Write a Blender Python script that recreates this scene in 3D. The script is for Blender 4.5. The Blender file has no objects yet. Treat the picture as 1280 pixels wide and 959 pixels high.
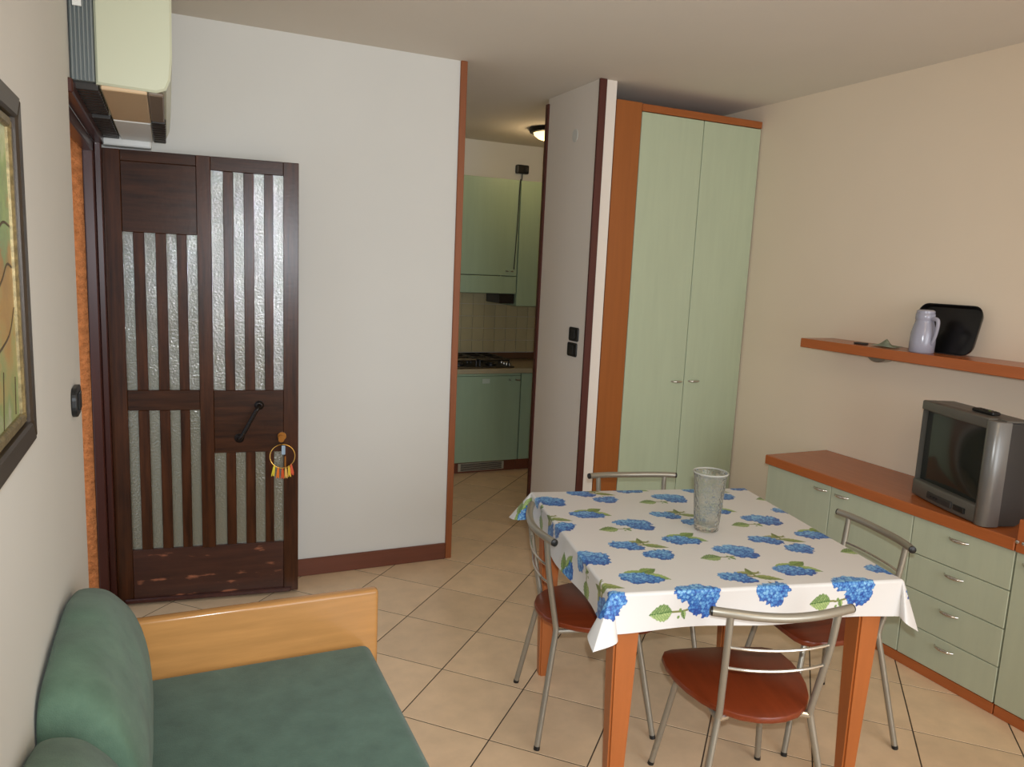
import bpy, bmesh, math, random
import numpy as np
from mathutils import Vector, Matrix
random.seed(7)
PI = math.pi
SC = bpy.context.scene
COL = SC.collection

# ------------------------------------------------------------------ camera
CAM_H = 1.57
FPX = 942.3
yaw, pit, rol = 0.43013, 0.15180, 0.04541
fw = Vector((math.sin(yaw)*math.cos(pit), math.cos(yaw)*math.cos(pit), -math.sin(pit)))
rt = Vector((math.cos(yaw), -math.sin(yaw), 0))
up = rt.cross(fw)
r2 = rt*math.cos(rol) + up*math.sin(rol)
u2 = -rt*math.sin(rol) + up*math.cos(rol)
cd = bpy.data.cameras.new('camera'); cam = bpy.data.objects.new('camera', cd); COL.objects.link(cam)
cd.sensor_width = 36; cd.sensor_fit = 'HORIZONTAL'; cd.lens = FPX/1280*36; cd.clip_start = 0.02
m = Matrix((r2, u2, -fw)).transposed().to_4x4(); m.translation = (0, 0, CAM_H)
cam.matrix_world = m
SC.camera = cam

# ------------------------------------------------------------------ light
SC.view_settings.view_transform = 'Standard'; SC.view_settings.look = 'None'
SC.view_settings.gamma = 1; SC.view_settings.use_curve_mapping = False
SC.view_settings.exposure = 0.03
w = bpy.data.worlds.new('sky'); SC.world = w; w.use_nodes = True
bg = w.node_tree.nodes['Background']; bg.inputs[0].default_value = (0.72, 0.86, 1.0, 1); bg.inputs[1].default_value = 1.0

def light(name, kind, loc, energy, color, **k):
    d = bpy.data.lights.new(name, kind); d.energy = energy; d.color = color
    rot = k.pop('rot', None)
    for a, b in k.items(): setattr(d, a, b)
    o = bpy.data.objects.new(name, d); COL.objects.link(o); o.location = loc
    if rot: o.rotation_euler = rot
    return o
# daylight through the balcony window behind the photographer
light('window_daylight', 'AREA', (1.75, -1.88, 1.35), 64, (0.93, 0.96, 1.0), shape='RECTANGLE', size=2.2, size_y=2.0, rot=(PI/2, 0, 0))
# added warm ambient fill, an unseen point light under the ceiling
light('warm_room_fill', 'POINT', (1.25, 0.2, 2.35), 12, (1.0, 0.80, 0.56), shadow_soft_size=0.16)
# the photographer's flash
fl = light('camera_flash', 'SPOT', (0.02, 0.0, 1.64), 134, (0.86, 0.93, 1.0), shadow_soft_size=0.012, spot_size=math.radians(92), spot_blend=0.7)
fl.rotation_euler = fw.to_track_quat('-Z', 'Y').to_euler()

# ------------------------------------------------------------------ materials
def s2l(c):
    return tuple((v/255/12.92 if v/255 <= .04045 else ((v/255+.055)/1.055)**2.4) for v in c)
def mat(name, rgb, rough=.5, metal=0., spec=.5, noise=None, bump=None, **k):
    """noise=(scale xyz, amount, detail[, second colour]); bump=(scale, strength)"""
    M = bpy.data.materials.new(name); M.use_nodes = True
    N = M.node_tree.nodes; L = M.node_tree.links; P = N['Principled BSDF']
    c = s2l(rgb)
    P.inputs['Base Color'].default_value = (*c, 1); P.inputs['Roughness'].default_value = rough
    P.inputs['Metallic'].default_value = metal; P.inputs['Specular IOR Level'].default_value = spec
    for a, b in k.items(): P.inputs[a].default_value = b
    tc = N.new('ShaderNodeTexCoord')
    if noise:
        mp = N.new('ShaderNodeMapping'); mp.inputs['Scale'].default_value = noise[0]; L.new(tc.outputs['Object'], mp.inputs[0])
        if len(noise) > 4:
            oi = N.new('ShaderNodeObjectInfo'); ad = N.new('ShaderNodeVectorMath'); ad.operation = 'SCALE'
            L.new(oi.outputs['Random'], ad.inputs['Scale']); ad.inputs[0].default_value = (31, 17, 23)
            L.new(ad.outputs[0], mp.inputs['Location'])
        nz = N.new('ShaderNodeTexNoise'); nz.inputs['Scale'].default_value = 1; nz.inputs['Detail'].default_value = noise[2]; nz.inputs['Roughness'].default_value = .6
        L.new(mp.outputs[0], nz.inputs['Vector'])
        cr = N.new('ShaderNodeValToRGB'); cr.color_ramp.elements[0].position = .3; cr.color_ramp.elements[1].position = .7
        c2 = s2l(noise[3]) if len(noise) > 3 and noise[3] else tuple(v*(1-noise[1]) for v in c)
        cr.color_ramp.elements[0].color = (*c2, 1); cr.color_ramp.elements[1].color = (*c, 1)
        L.new(nz.outputs['Fac'], cr.inputs[0]); L.new(cr.outputs[0], P.inputs['Base Color'])
    if bump:
        b = N.new('ShaderNodeBump'); b.inputs['Strength'].default_value = bump[1]; b.inputs['Distance'].default_value = bump[2] if len(bump) > 2 else .002
        if len(bump) > 3 and bump[3] == 'voronoi':
            t = N.new('ShaderNodeTexVoronoi'); t.inputs['Scale'].default_value = bump[0]; L.new(tc.outputs['Object'], t.inputs['Vector']); L.new(t.outputs['Distance'], b.inputs['Height'])
        else:
            t = N.new('ShaderNodeTexNoise'); t.inputs['Scale'].default_value = bump[0]; t.inputs['Detail'].default_value = 4; L.new(tc.outputs['Object'], t.inputs['Vector']); L.new(t.outputs['Fac'], b.inputs['Height'])
        L.new(b.outputs[0], P.inputs['Normal'])
    return M
def MN(M): return M.node_tree.nodes, M.node_tree.links, M.node_tree.nodes['Principled BSDF']

m_wall = mat('white_plaster', (214, 212, 205), .9, spec=.2, noise=((.9, .9, .9), .05, 3), bump=(35, .12))
m_wall_warm = mat('warm_tinted_plaster', (232, 214, 190), .9, spec=.2, noise=((.8, .8, .8), .05, 3), bump=(35, .12))  # right wall: warm lamplight mixed into the plaster colour
m_ceil = mat('ceiling_plaster', (222, 213, 200), .95, spec=.1, noise=((1.1, 1.1, 1.1), .04, 3), bump=(30, .1))
m_render = mat('orange_exterior_render', (222, 138, 82), .95, spec=.1, noise=((45, 45, 45), .45, 4), bump=(90, 1.0, .012))
m_grout = mat('dark_grout', (74, 60, 46), .9)
m_tile = mat('beige_floor_tile', (230, 198, 160), .34, noise=((9, 9, 9), .16, 6, None, 1), bump=(22, .06))
m_cherry = mat('cherry_wood', (164, 92, 44), .32, noise=((6, 6, 60), .16, 5))
m_cherry_v = mat('cherry_wood_upright', (160, 92, 40), .36, noise=((50, 50, 2.5), .14, 5))
m_cherry_y = mat('cherry_wood_lengthwise', (178, 98, 50), .27, noise=((40, 3, 40), .15, 5))
m_seat = mat('reddish_seat_wood', (126, 54, 26), .3, noise=((45, 4, 45), .22, 5))
m_leg = mat('orange_table_wood', (174, 98, 46), .36, noise=((50, 50, 3), .12, 5))
m_skirt = mat('brown_wood_skirting', (110, 60, 40), .45, noise=((3, 40, 40), .2, 5))
m_trimD = mat('dark_red_wood_trim', (84, 36, 25), .45, noise=((50, 50, 3), .25, 5))
m_trimO = mat('orange_brown_wood_trim', (144, 80, 38), .5, noise=((50, 50, 3), .2, 5))
m_green = mat('mint_green_laminate', (184, 194, 164), .42, noise=((22, 22, 2.2), .07, 4))
m_green_d = mat('mint_green_drawer_laminate', (184, 190, 164), .42, noise=((22, 22, 3), .07, 4))
m_kgreen = mat('green_kitchen_laminate', (152, 174, 146), .42, noise=((20, 20, 2), .08, 4))
m_gap = mat('dark_cabinet_gap', (70, 66, 44), .8)
m_door = mat('dark_stained_door_wood', (80, 43, 20), .3, spec=.35, noise=((42, 42, 3.2), .75, 6), bump=(60, .25, .001))
m_doorH = mat('dark_door_panel_wood', (72, 40, 20), .3, spec=.35, noise=((3.5, 40, 42), .72, 6), bump=(60, .25, .001))
m_doorW = mat('weathered_door_wood', (74, 40, 26), .4, noise=((4, 40, 40), .45, 6), bump=(60, .3, .001))
m_frame = mat('door_frame_wood', (70, 32, 24), .3, noise=((50, 50, 3), .35, 5))
m_metal = mat('satin_grey_tube', (158, 152, 138), .34, .55)
m_chrome = mat('satin_chrome', (205, 200, 190), .22, .9)
m_black = mat('black_plastic', (22, 22, 22), .4)
m_iron = mat('black_wrought_iron', (34, 26, 22), .38, .5, bump=(90, .4))
m_fabric = mat('green_velour', (90, 116, 102), .9, spec=.1, noise=((14, 14, 14), .30, 8), bump=(420, .5, .002), **{'Sheen Weight': .15, 'Sheen Roughness': .5})
m_fabric2 = mat('green_velour_bolster', (98, 124, 104), .9, spec=.1, noise=((11, 11, 11), .36, 8), bump=(420, .5, .002), **{'Sheen Weight': .12, 'Sheen Roughness': .5})
m_beech = mat('honey_beech_wood', (190, 138, 80), .22, noise=((4, 30, 38), .2, 6))
m_white = mat('white_plastic', (226, 226, 220), .35)
m_acbody = mat('cream_plastic_casing', (196, 198, 172), .32)
m_acgrey = mat('grey_ribbed_plastic', (118, 124, 122), .5)
m_actan = mat('tan_plastic_underside', (206, 176, 138), .4)
m_grille = mat('dark_metal_grille', (52, 48, 44), .35, .5)
m_tv = mat('grey_television_plastic', (100, 97, 90), .38, .25)
m_tvd = mat('dark_grey_television_back', (50, 48, 46), .5)
m_silver = mat('silver_television_plastic', (116, 114, 110), .32, .4)
m_screen = mat('television_glass', (34, 38, 34), .12, spec=.6)
m_jug = mat('pale_lilac_plastic', (158, 156, 168), .18)
m_counter = mat('speckled_stone_counter', (150, 134, 108), .3, noise=((120, 120, 120), .35, 3))
m_countere = mat('counter_edge', (160, 150, 122), .4)
m_splash = mat('cream_wall_tile', (190, 178, 138), .3, noise=((4, 4, 4), .1, 3, None, 1))
m_steel = mat('brushed_steel', (150, 144, 132), .3, .8)
m_hobblack = mat('black_enamel', (20, 19, 18), .35)
m_cable = mat('dark_cable', (40, 36, 30), .6)
m_gold = mat('gold_wire', (222, 176, 92), .25, .9)
m_brass = mat('brass', (170, 112, 50), .35, .8)
m_clothbit = mat('pale_green_cloth', (196, 204, 178), .9, noise=((60, 60, 60), .3, 3))
m_sticker = mat('sticker_paper', (226, 226, 220), .6)

# textured pane glass
m_pane = mat('hammered_glass', (128, 127, 110), .08, spec=1.0, bump=(105, 1.0, .0026), **{'Transmission Weight': .1, 'IOR': 1.8})
m_vase = mat('cut_crystal', (232, 232, 224), .07, spec=.7, bump=(105, .7, .002, 'voronoi'), **{'Transmission Weight': .93, 'IOR': 1.45})

# worn patches on the bottom board of the door
N, L, P = MN(m_doorW)
src = P.inputs['Base Color'].links[0].from_socket
tc = N.new('ShaderNodeTexCoord'); mp = N.new('ShaderNodeMapping'); mp.inputs['Scale'].default_value = (7, 1, 26); L.new(tc.outputs['Object'], mp.inputs[0])
nz = N.new('ShaderNodeTexNoise'); nz.inputs['Scale'].default_value = 1; nz.inputs['Detail'].default_value = 5; L.new(mp.outputs[0], nz.inputs['Vector'])
cr = N.new('ShaderNodeValToRGB'); cr.color_ramp.elements[0].position = .605; cr.color_ramp.elements[1].position = .68
L.new(nz.outputs['Fac'], cr.inputs[0]); mx = N.new('ShaderNodeMix'); mx.data_type = 'RGBA'
L.new(cr.outputs[0], mx.inputs['Factor']); L.new(src, mx.inputs['A']); mx.inputs['B'].default_value = (*s2l((156, 96, 68)), 1); L.new(mx.outputs['Result'], P.inputs['Base Color'])

# per-tile tone
N, L, P = MN(m_tile)
src = P.inputs['Base Color'].links[0].from_socket
oi = N.new('ShaderNodeObjectInfo'); mr = N.new('ShaderNodeMapRange'); mr.inputs['To Min'].default_value = .93; mr.inputs['To Max'].default_value = 1.05
L.new(oi.outputs['Random'], mr.inputs[0]); hs = N.new('ShaderNodeHueSaturation'); L.new(src, hs.inputs['Color']); L.new(mr.outputs[0], hs.inputs['Value']); L.new(hs.outputs[0], P.inputs['Base Color'])

# cloth print from the mesh's own colour layer
m_cloth = mat('printed_oilcloth', (230, 228, 224), .36, spec=.45)
N, L, P = MN(m_cloth); at = N.new('ShaderNodeAttribute'); at.attribute_name = 'print'; L.new(at.outputs['Color'], P.inputs['Base Color'])

# painting
m_paint = mat('landscape_painting', (150, 160, 90), .45)
N, L, P = MN(m_paint)
tc = N.new('ShaderNodeTexCoord'); sx = N.new('ShaderNodeSeparateXYZ'); L.new(tc.outputs['Object'], sx.inputs[0])
n1 = N.new('ShaderNodeTexNoise'); n1.inputs['Scale'].default_value = 13; n1.inputs['Detail'].default_value = 9; n1.inputs['Roughness'].default_value = .72; L.new(tc.outputs['Object'], n1.inputs['Vector'])
mr = N.new('ShaderNodeMapRange'); mr.inputs['From Min'].default_value = 0; mr.inputs['From Max'].default_value = .64; L.new(sx.outputs['Z'], mr.inputs[0])
ma = N.new('ShaderNodeMath'); ma.operation = 'MULTIPLY_ADD'; L.new(n1.outputs['Fac'], ma.inputs[0]); ma.inputs[1].default_value = .9; L.new(mr.outputs[0], ma.inputs[2])
mb = N.new('ShaderNodeMath'); mb.operation = 'SUBTRACT'; L.new(ma.outputs[0], mb.inputs[0]); mb.inputs[1].default_value = .45
cr = N.new('ShaderNodeValToRGB'); E = cr.color_ramp.elements
E[0].position = 0; E[0].color = (*s2l((170, 168, 140)), 1); E[1].position = 1; E[1].color = (*s2l((178, 186, 150)), 1)
for p_, c_ in ((.12, (132, 148, 92)), (.24, (160, 152, 96)), (.36, (172, 136, 78)), (.5, (160, 126, 76)), (.58, (128, 150, 104)), (.72, (150, 172, 110)), (.85, (190, 196, 160))):
    e = E.new(p_); e.color = (*s2l(c_), 1)
L.new(mb.outputs[0], cr.inputs[0]); L.new(cr.outputs[0], P.inputs['Base Color'])

# ------------------------------------------------------------------ helpers
def chain(o):
    M = o.matrix_basis.copy()
    while o.parent: o = o.parent; M = o.matrix_basis @ M
    return M
def obj(name, bm, material, parent=None, world=False, smooth=False, angle=35):
    """world=True: mesh coordinates are world ones; they are moved into the parent's space"""
    if parent is not None and world: bm.transform(chain(parent).inverted())
    loc = None
    if parent is None:
        xs = [v.co for v in bm.verts]
        lo = Vector(map(min, zip(*xs))); hi = Vector(map(max, zip(*xs)))
        loc = Vector(((lo.x+hi.x)/2, (lo.y+hi.y)/2, lo.z)); bm.transform(Matrix.Translation(-loc))
    me = bpy.data.meshes.new(name); bm.normal_update(); bm.to_mesh(me); bm.free()
    me.materials.append(material)
    if smooth:
        me.polygons.foreach_set('use_smooth', [True]*len(me.polygons))
        if angle: me.set_sharp_from_angle(angle=math.radians(angle))
    o = bpy.data.objects.new(name, me); COL.objects.link(o)
    if loc is not None: o.location = loc
    if parent is not None: o.parent = parent
    return o
def tag(o, label=None, cat=None, group=None, kind=None):
    if label: o['label'] = label
    if cat: o['category'] = cat
    if group: o['group'] = group
    if kind: o['kind'] = kind
    return o
def thing(name, label, cat, loc=(0, 0, 0), rz=0, group=None):
    o = bpy.data.objects.new(name, None); COL.objects.link(o); o.empty_display_size = .1
    o.location = loc; o.rotation_euler = (0, 0, rz)
    return tag(o, label, cat, group)
def B(*boxes, bevel=.002, seg=1):
    """boxes as (x0,x1,y0,y1,z0,z1)"""
    bm = bmesh.new()
    for b in boxes:
        t = bmesh.new(); bmesh.ops.create_cube(t, size=1)
        sx, sy, sz = b[1]-b[0], b[3]-b[2], b[5]-b[4]
        bmesh.ops.scale(t, vec=(sx, sy, sz), verts=t.verts); bmesh.ops.translate(t, vec=((b[0]+b[1])/2, (b[2]+b[3])/2, (b[4]+b[5])/2), verts=t.verts)
        bv = min(bevel, min(sx, sy, sz)*.45)
        if bv > 0: bmesh.ops.bevel(t, geom=t.edges[:], offset=bv, segments=seg, affect='EDGES', profile=.5)
        me = bpy.data.meshes.new('t'); t.to_mesh(me); t.free(); bm.from_mesh(me); bpy.data.meshes.remove(me)
    return bm
def tube(pts, r, seg=12, bm=None, smooth=0, caps=True, rend=None):
    """swept tube through pts; r number or list"""
    bm = bm or bmesh.new()
    pts = [Vector(p) for p in pts]
    rs = r if isinstance(r, (list, tuple)) else [r]*len(pts)
    if smooth:
        np_, nr = [], []
        for i in range(len(pts)-1):
            p0 = pts[max(i-1, 0)]; p1 = pts[i]; p2 = pts[i+1]; p3 = pts[min(i+2, len(pts)-1)]
            for k in range(smooth):
                t = k/smooth
                np_.append(.5*((2*p1)+(-p0+p2)*t+(2*p0-5*p1+4*p2-p3)*t*t+(-p0+3*p1-3*p2+p3)*t**3)); nr.append(rs[i]*(1-t)+rs[i+1]*t)
        np_.append(pts[-1]); nr.append(rs[-1]); pts, rs = np_, nr
    n = None; prev = None
    for i, p in enumerate(pts):
        t = (pts[min(i+1, len(pts)-1)]-pts[max(i-1, 0)]).normalized()
        if n is None: n = t.orthogonal().normalized()
        n = (n - t*n.dot(t)).normalized(); b = t.cross(n)
        ring = [bm.verts.new(p+(n*math.cos(2*PI*k/seg)+b*math.sin(2*PI*k/seg))*rs[i]) for k in range(seg)]
        if prev:
            for k in range(seg): bm.faces.new((prev[k], prev[(k+1) % seg], ring[(k+1) % seg], ring[k]))
        elif caps: bm.faces.new(ring[::-1])
        prev = ring
    if caps: bm.faces.new(prev)
    return bm
def lathe(prof, seg=40, cx=0, cy=0, cz=0, bm=None):
    bm = bm or bmesh.new(); prev = None
    for r, z in prof:
        ring = [bm.verts.new((cx+r*math.cos(2*PI*k/seg), cy+r*math.sin(2*PI*k/seg), cz+z)) for k in range(seg)] if r > 1e-5 else [bm.verts.new((cx, cy, cz+z))]
        if prev:
            if len(prev) == 1 and len(ring) > 1:
                for k in range(seg): bm.faces.new((prev[0], ring[(k+1) % seg], ring[k]))
            elif len(ring) == 1 and len(prev) > 1:
                for k in range(seg): bm.faces.new((prev[k], prev[(k+1) % seg], ring[0]))
            elif len(ring) > 1:
                for k in range(seg): bm.faces.new((prev[k], prev[(k+1) % seg], ring[(k+1) % seg], ring[k]))
        prev = ring
    bmesh.ops.recalc_face_normals(bm, faces=bm.faces)
    return bm
def prism(poly, z0, z1, bevel=0, seg=1, M=None):
    bm = bmesh.new(); lo = [bm.verts.new((x, y, z0)) for x, y in poly]; hi = [bm.verts.new((x, y, z1)) for x, y in poly]
    n = len(poly); bm.faces.new(lo[::-1]); top = bm.faces.new(hi)
    for i in range(n): bm.faces.new((lo[i], lo[(i+1) % n], hi[(i+1) % n], hi[i]))
    bmesh.ops.recalc_face_normals(bm, faces=bm.faces)
    if bevel: bmesh.ops.bevel(bm, geom=[e for e in bm.edges if len({round(v.co.z, 5) for v in e.verts}) == 1], offset=bevel, segments=seg, affect='EDGES', profile=.5)
    if M: bm.transform(M)
    return bm
def rrect(w_, h_, r, n=6):
    out = []
    for cx, cy, a in ((w_/2-r, h_/2-r, 0), (-w_/2+r, h_/2-r, 90), (-w_/2+r, -h_/2+r, 180), (w_/2-r, -h_/2+r, 270)):
        for k in range(n+1):
            t = math.radians(a+90*k/n); out.append((cx+r*math.cos(t), cy+r*math.sin(t)))
    return out
def struct(name, bm, material, parent=None, **k):
    o = obj(name, bm, material, parent, world=parent is not None, **k)
    if parent is None: o['kind'] = 'structure'
    return o
def copy_tree(o, parent=None):
    c = o.copy(); COL.objects.link(c)
    if parent: c.parent = parent
    for ch in [x for x in o.children]: copy_tree(ch, c)
    return c

# ------------------------------------------------------------------ room
XL, XR, YF, YK, YB, ZC = -.24, 3.172, 3.68, 5.8, -1.9, 2.565
floor = struct('floor', B((XL-.02, XR+.02, YB-.02, YK+.02, -.08, -.0012), bevel=0), m_grout)
s = .34; h = s/2-.0024; q2 = math.sqrt(.5)
def clip(poly, ax, val, keep_less):
    out = []
    for i in range(len(poly)):
        a, b = poly[i], poly[(i+1) % len(poly)]
        ia = (a[ax] <= val) == keep_less; ib = (b[ax] <= val) == keep_less
        if ia: out.append(a)
        if ia != ib:
            t = (val-a[ax])/(b[ax]-a[ax]); out.append((a[0]+(b[0]-a[0])*t, a[1]+(b[1]-a[1])*t))
    return out
nt = 0; full_me = None
for i in range(-30, 30):
    for j in range(-30, 30):
        pc = 3.19+(i+.5)*s; qc = 1.51+(j+.5)*s
        poly = []
        for a, b in ((-h, -h), (h, -h), (h, h), (-h, h)):
            p_, q_ = pc+a, qc+b; poly.append(((p_-q_)*q2, (p_+q_)*q2))
        P0 = poly
        for ax, v, k in ((0, XR, True), (0, XL, False), (1, YK, True), (1, YB, False)):
            poly = clip(poly, ax, v, k)
            if len(poly) < 3: break
        if len(poly) < 3: continue
        cx = sum(v[0] for v in poly)/len(poly); cy = sum(v[1] for v in poly)/len(poly)
        if cx < 1.25 and cy > 3.95: continue
        if cx > 2.2 and cy > 3.7 and cy < 4.2: continue
        if len(poly) == 4 and poly == P0 and full_me:
            o = bpy.data.objects.new('tile', full_me); COL.objects.link(o)
        else:
            bm = prism([(x-cx, y-cy) for x, y in poly], -.005, 0, bevel=.0007)
            me = bpy.data.meshes.new('tile'); bm.to_mesh(me); bm.free(); me.materials.append(m_tile)
            o = bpy.data.objects.new('tile', me); COL.objects.link(o)
            if poly == P0: full_me = me
        o.parent = floor; o.location = Vector((cx, cy, 0))-floor.location; nt += 1
print('floor tiles', nt)

wl = struct('wall_left', B((XL-.3, XL, YB-.1, 2.49, 0, ZC), (XL-.3, XL, 2.49, 3.60, 2.03, ZC), (XL-.3, XL, 3.60, YF+.1, 0, ZC), bevel=0), m_wall)
struct('wall_front', B((XL, 1.361, YF, YF+.1, 0, ZC), bevel=0), m_wall)
struct('wall_right', B((XR, XR+.1, YB-.1, YK+.1, 0, ZC), bevel=0), m_wall_warm)
struct('wall_back', B((XL, .55, YB-.1, YB, 0, ZC), (2.95, XR, YB-.1, YB, 0, ZC), (.55, 2.95, YB-.1, YB, 2.4, ZC), (.55, 2.95, YB-.1, YB, 0, .3), bevel=0), m_wall)
struct('ceiling', B((XL-.3, XR+.1, YB-.1, YK+.1, ZC, ZC+.1), bevel=0), m_ceil)
struct('wall_partition', B((2.07, 2.172, 3.58, 4.17, 0, ZC), bevel=0), mat('partition_plaster', (232, 222, 210), .9, spec=.2, bump=(35, .12)))
struct('wall_niche', B((2.172, XR, 4.17, 4.24, 0, ZC), bevel=0), m_wall)
wk = struct('wall_kitchen', B((1.1, XR, YK, YK+.1, 0, ZC), bevel=0), m_wall)
struct('wall_kitchen_side', B((1.1, 1.2, YF+.1, YK, 0, ZC), bevel=0), m_wall)
# window behind the photographer
wn = struct('window_1', B((.55, .62, YB-.08, YB-.02, .3, 2.4), (2.88, 2.95, YB-.08, YB-.02, .3, 2.4), (.62, 2.88, YB-.08, YB-.02, .3, .37), (.62, 2.88, YB-.08, YB-.02, 2.33, 2.4), (1.71, 1.79, YB-.08, YB-.02, .37, 2.33)), m_trimO)

struct('trim_1', B((1.332, 1.366, YF-.012, YF+.006, 0, ZC)), m_trimO)
struct('trim_2', B((2.064, 2.106, 3.568, 3.584, 0, ZC)), m_trimD)
struct('trim_3', B((2.060, 2.074, 4.155, 4.19, 0, ZC-.03)), m_trimD)
struct('baseboard_front', B((XL, 1.332, YF-.016, YF, 0, .088), bevel=.004), m_skirt)
struct('baseboard_right', B((XR-.014, XR, 2.87, 3.57, 0, .088), bevel=.004), m_skirt)
struct('baseboard_partition', B((2.056, 2.07, 3.60, 4.15, 0, .088), bevel=.004), m_skirt)

# entrance opening: orange render outside, dark frame
struct('wall_exterior', B((XL-.32, XL-.065, 3.56, 3.60, 0, 2.03), (XL-.345, XL-.30, 3.60, 5.5, 0, 2.9), (XL-.345, XL-.30, -1.9, 2.49, 0, 2.9), (XL-.345, XL-.3, 2.49, 3.6, 2.03, 2.9), bevel=0), m_render)
struct('floor_porch', B((-2.6, XL-.345, -1.9, 5.5, -.1, -.02), (XL-.345, XL-.02, 2.49, 3.6, -.1, -.004), bevel=0), m_tile)
df = tag(bpy.data.objects.new('door_1', None), kind='structure'); COL.objects.link(df); df.location = (XL, 3.03, 0)
for b in ((-.30, -.262, 3.52, 3.562, 0, 2.0), (-.262, -.236, 3.555, 3.60, 0, 2.0), (-.305, -.27, 2.495, 2.53, 0, 2.0), (-.262, -.228, 2.49, 3.60, 1.994, 2.034), (-.30, -.262, 2.49, 3.56, 1.955, 1.998)):
    obj('frame_post' if b[5]-b[4] > 1 else 'frame_head', B(b, bevel=.004), m_frame, df, world=True)
obj('threshold', B((-.30, -.21, 2.49, 3.6, -.004, .014), bevel=.004), m_frame, df, world=True)

# ------------------------------------------------------------------ entrance door leaf
ang = math.atan2(-.096, .762)
leaf = thing('entrance_door', 'dark stained wooden entrance door with slatted hammered glass, swung open against the wall', 'door', (-.236, 3.585, .012), ang)
def lb(name, s0, s1, z0, z1, material, y0=0, y1=.04, bevel=.002, parent=leaf):
    return obj(name, B((s0, s1, y0, y1, z0-.012, z1-.012), bevel=bevel), material, parent)
lb('stile', 0, .065, .012, 1.98, m_door); lb('stile', .354, .411, .25, 1.98, m_door); lb('stile', .707, .772, .012, 1.98, m_door)
lb('rail', .411, .707, 1.922, 1.98, m_doorH); lb('rail', .065, .354, .888, .977, m_doorH, .003)
lb('rail', .065, .354, 1.935, 1.98, m_doorH, .002)
lb('panel', .065, .354, 1.648, 1.935, m_doorH, .006)
lk = lb('lock_panel', .411, .707, .690, .975, m_doorH, .004)
bt = lb('bottom_board', .065, .707, .012, .256, m_doorW, .004); bt['label'] = 'worn bottom board with bare wood showing through'
lb('drip_bar', .03, .74, .012, .032, m_frame, -.014, .003, .004)
for a, b in ((.105, .148), (.190, .232), (.273, .312)):
    lb('slat', a, b, .977, 1.648, m_door, .004); lb('slat', a, b, .256, .888, m_door, .004)
for a, b in ((.460, .501), (.543, .585), (.627, .665)):
    lb('slat', a, b, .975, 1.922, m_door, .004); lb('slat', a, b, .256, .690, m_door, .004)
for a, b in ((.065, .105), (.148, .190), (.232, .273), (.312, .354)):
    lb('glass_pane', a, b, .977, 1.648, m_pane, .018, .023, 0); lb('glass_pane', a, b, .256, .888, m_pane, .018, .023, 0)
for a, b in ((.411, .460), (.501, .543), (.585, .627), (.665, .707)):
    lb('glass_pane', a, b, .975, 1.922, m_pane, .018, .023, 0); lb('glass_pane', a, b, .256, .690, m_pane, .018, .023, 0)
hd = tube([(.516, .0, .745), (.516, -.03, .748), (.530, -.042, .765), (.559, -.046, .82), (.588, -.042, .875), (.602, -.03, .892), (.602, 0, .895)], [.010, .009, .008, .0065, .008, .009, .010], 10, smooth=5)
for k in range(9):
    t = k/8; x = .530+.058*t; z = .765+.11*t
    tube([(x-.003, -.045, z-.006), (x+.003, -.045, z+.006)], .0092, 8, bm=hd)
hd_o = obj('pull_handle', hd, m_iron, leaf, smooth=True)
hb = lathe([(0, 0), (.019, 0), (.021, .004), (.014, .010), (0, .012)], 20)
me = bmesh.new()
for sx, sz in ((.516, .745), (.602, .895)):
    t = lathe([(0, 0), (.021, 0), (.021, .004), (.013, .012), (0, .013)], 20); t.transform(Matrix.Translation((sx, .003, sz)) @ Matrix.Rotation(PI/2, 4, 'X'))
    mm = bpy.data.meshes.new('t'); t.to_mesh(mm); t.free(); me.from_mesh(mm); bpy.data.meshes.remove(mm)
hb.free()
obj('handle_rose', me, m_iron, hd_o, smooth=True)
for z in (.25, 1.75):
    obj('hinge', tube([(-.004, -.006, z-.05), (-.004, -.006, z+.05)], .007, 10), m_iron, leaf, smooth=True)
ks = tube([(.700, .0, .752), (.700, -.010, .752)], .019, 20)
obj('lock_rosette', ks, m_brass, leaf, smooth=True)

# key ornament hung from the lock
ca, sa = math.cos(ang), math.sin(ang)
def leafpt(s_, y, z): return (-.236+s_*ca-y*sa, 3.585+s_*sa+y*ca, z)
kr = thing('key_ring_ornament', 'gold hoop with yellow and orange tassels hanging from the keys in the door lock', 'key ring', leafpt(.702, -.03, .60), ang)
def T(x, y, z): return (x-.702, y+.03, z-.60)
obj('hoop', tube([(math.sin(t)*.0545, .004*math.cos(t), .075+math.cos(t)*.0545) for t in [2*PI*k/40 for k in range(41)]], .0022, 8, caps=False), m_gold, kr, smooth=True)
ky = tube([T(.700, -.0115, .752), T(.700, -.034, .755)], .004, 8)
obj('key', ky, m_brass, kr, smooth=True)
kb = prism(rrect(.026, .03, .012), -.0015, .0015, M=Matrix.Translation(T(.697, -.036, .757)) @ Matrix.Rotation(PI/2, 4, 'X')); obj('key_bow', kb, m_brass, kr)
obj('key_tag', prism(rrect(.016, .042, .004), -.0015, .0015, M=Matrix.Translation((.004, -.004, .105)) @ Matrix.Rotation(PI/2, 4, 'X')), mat('blue_grey_tag', (150, 170, 186), .4), kr)
obj('spare_key', prism([(-.003, -.03), (.003, -.03), (.003, .02), (-.003, .02)], -.001, .001, M=Matrix.Translation((.012, -.004, .055)) @ Matrix.Rotation(PI/2, 4, 'X')), m_brass, kr)
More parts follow.
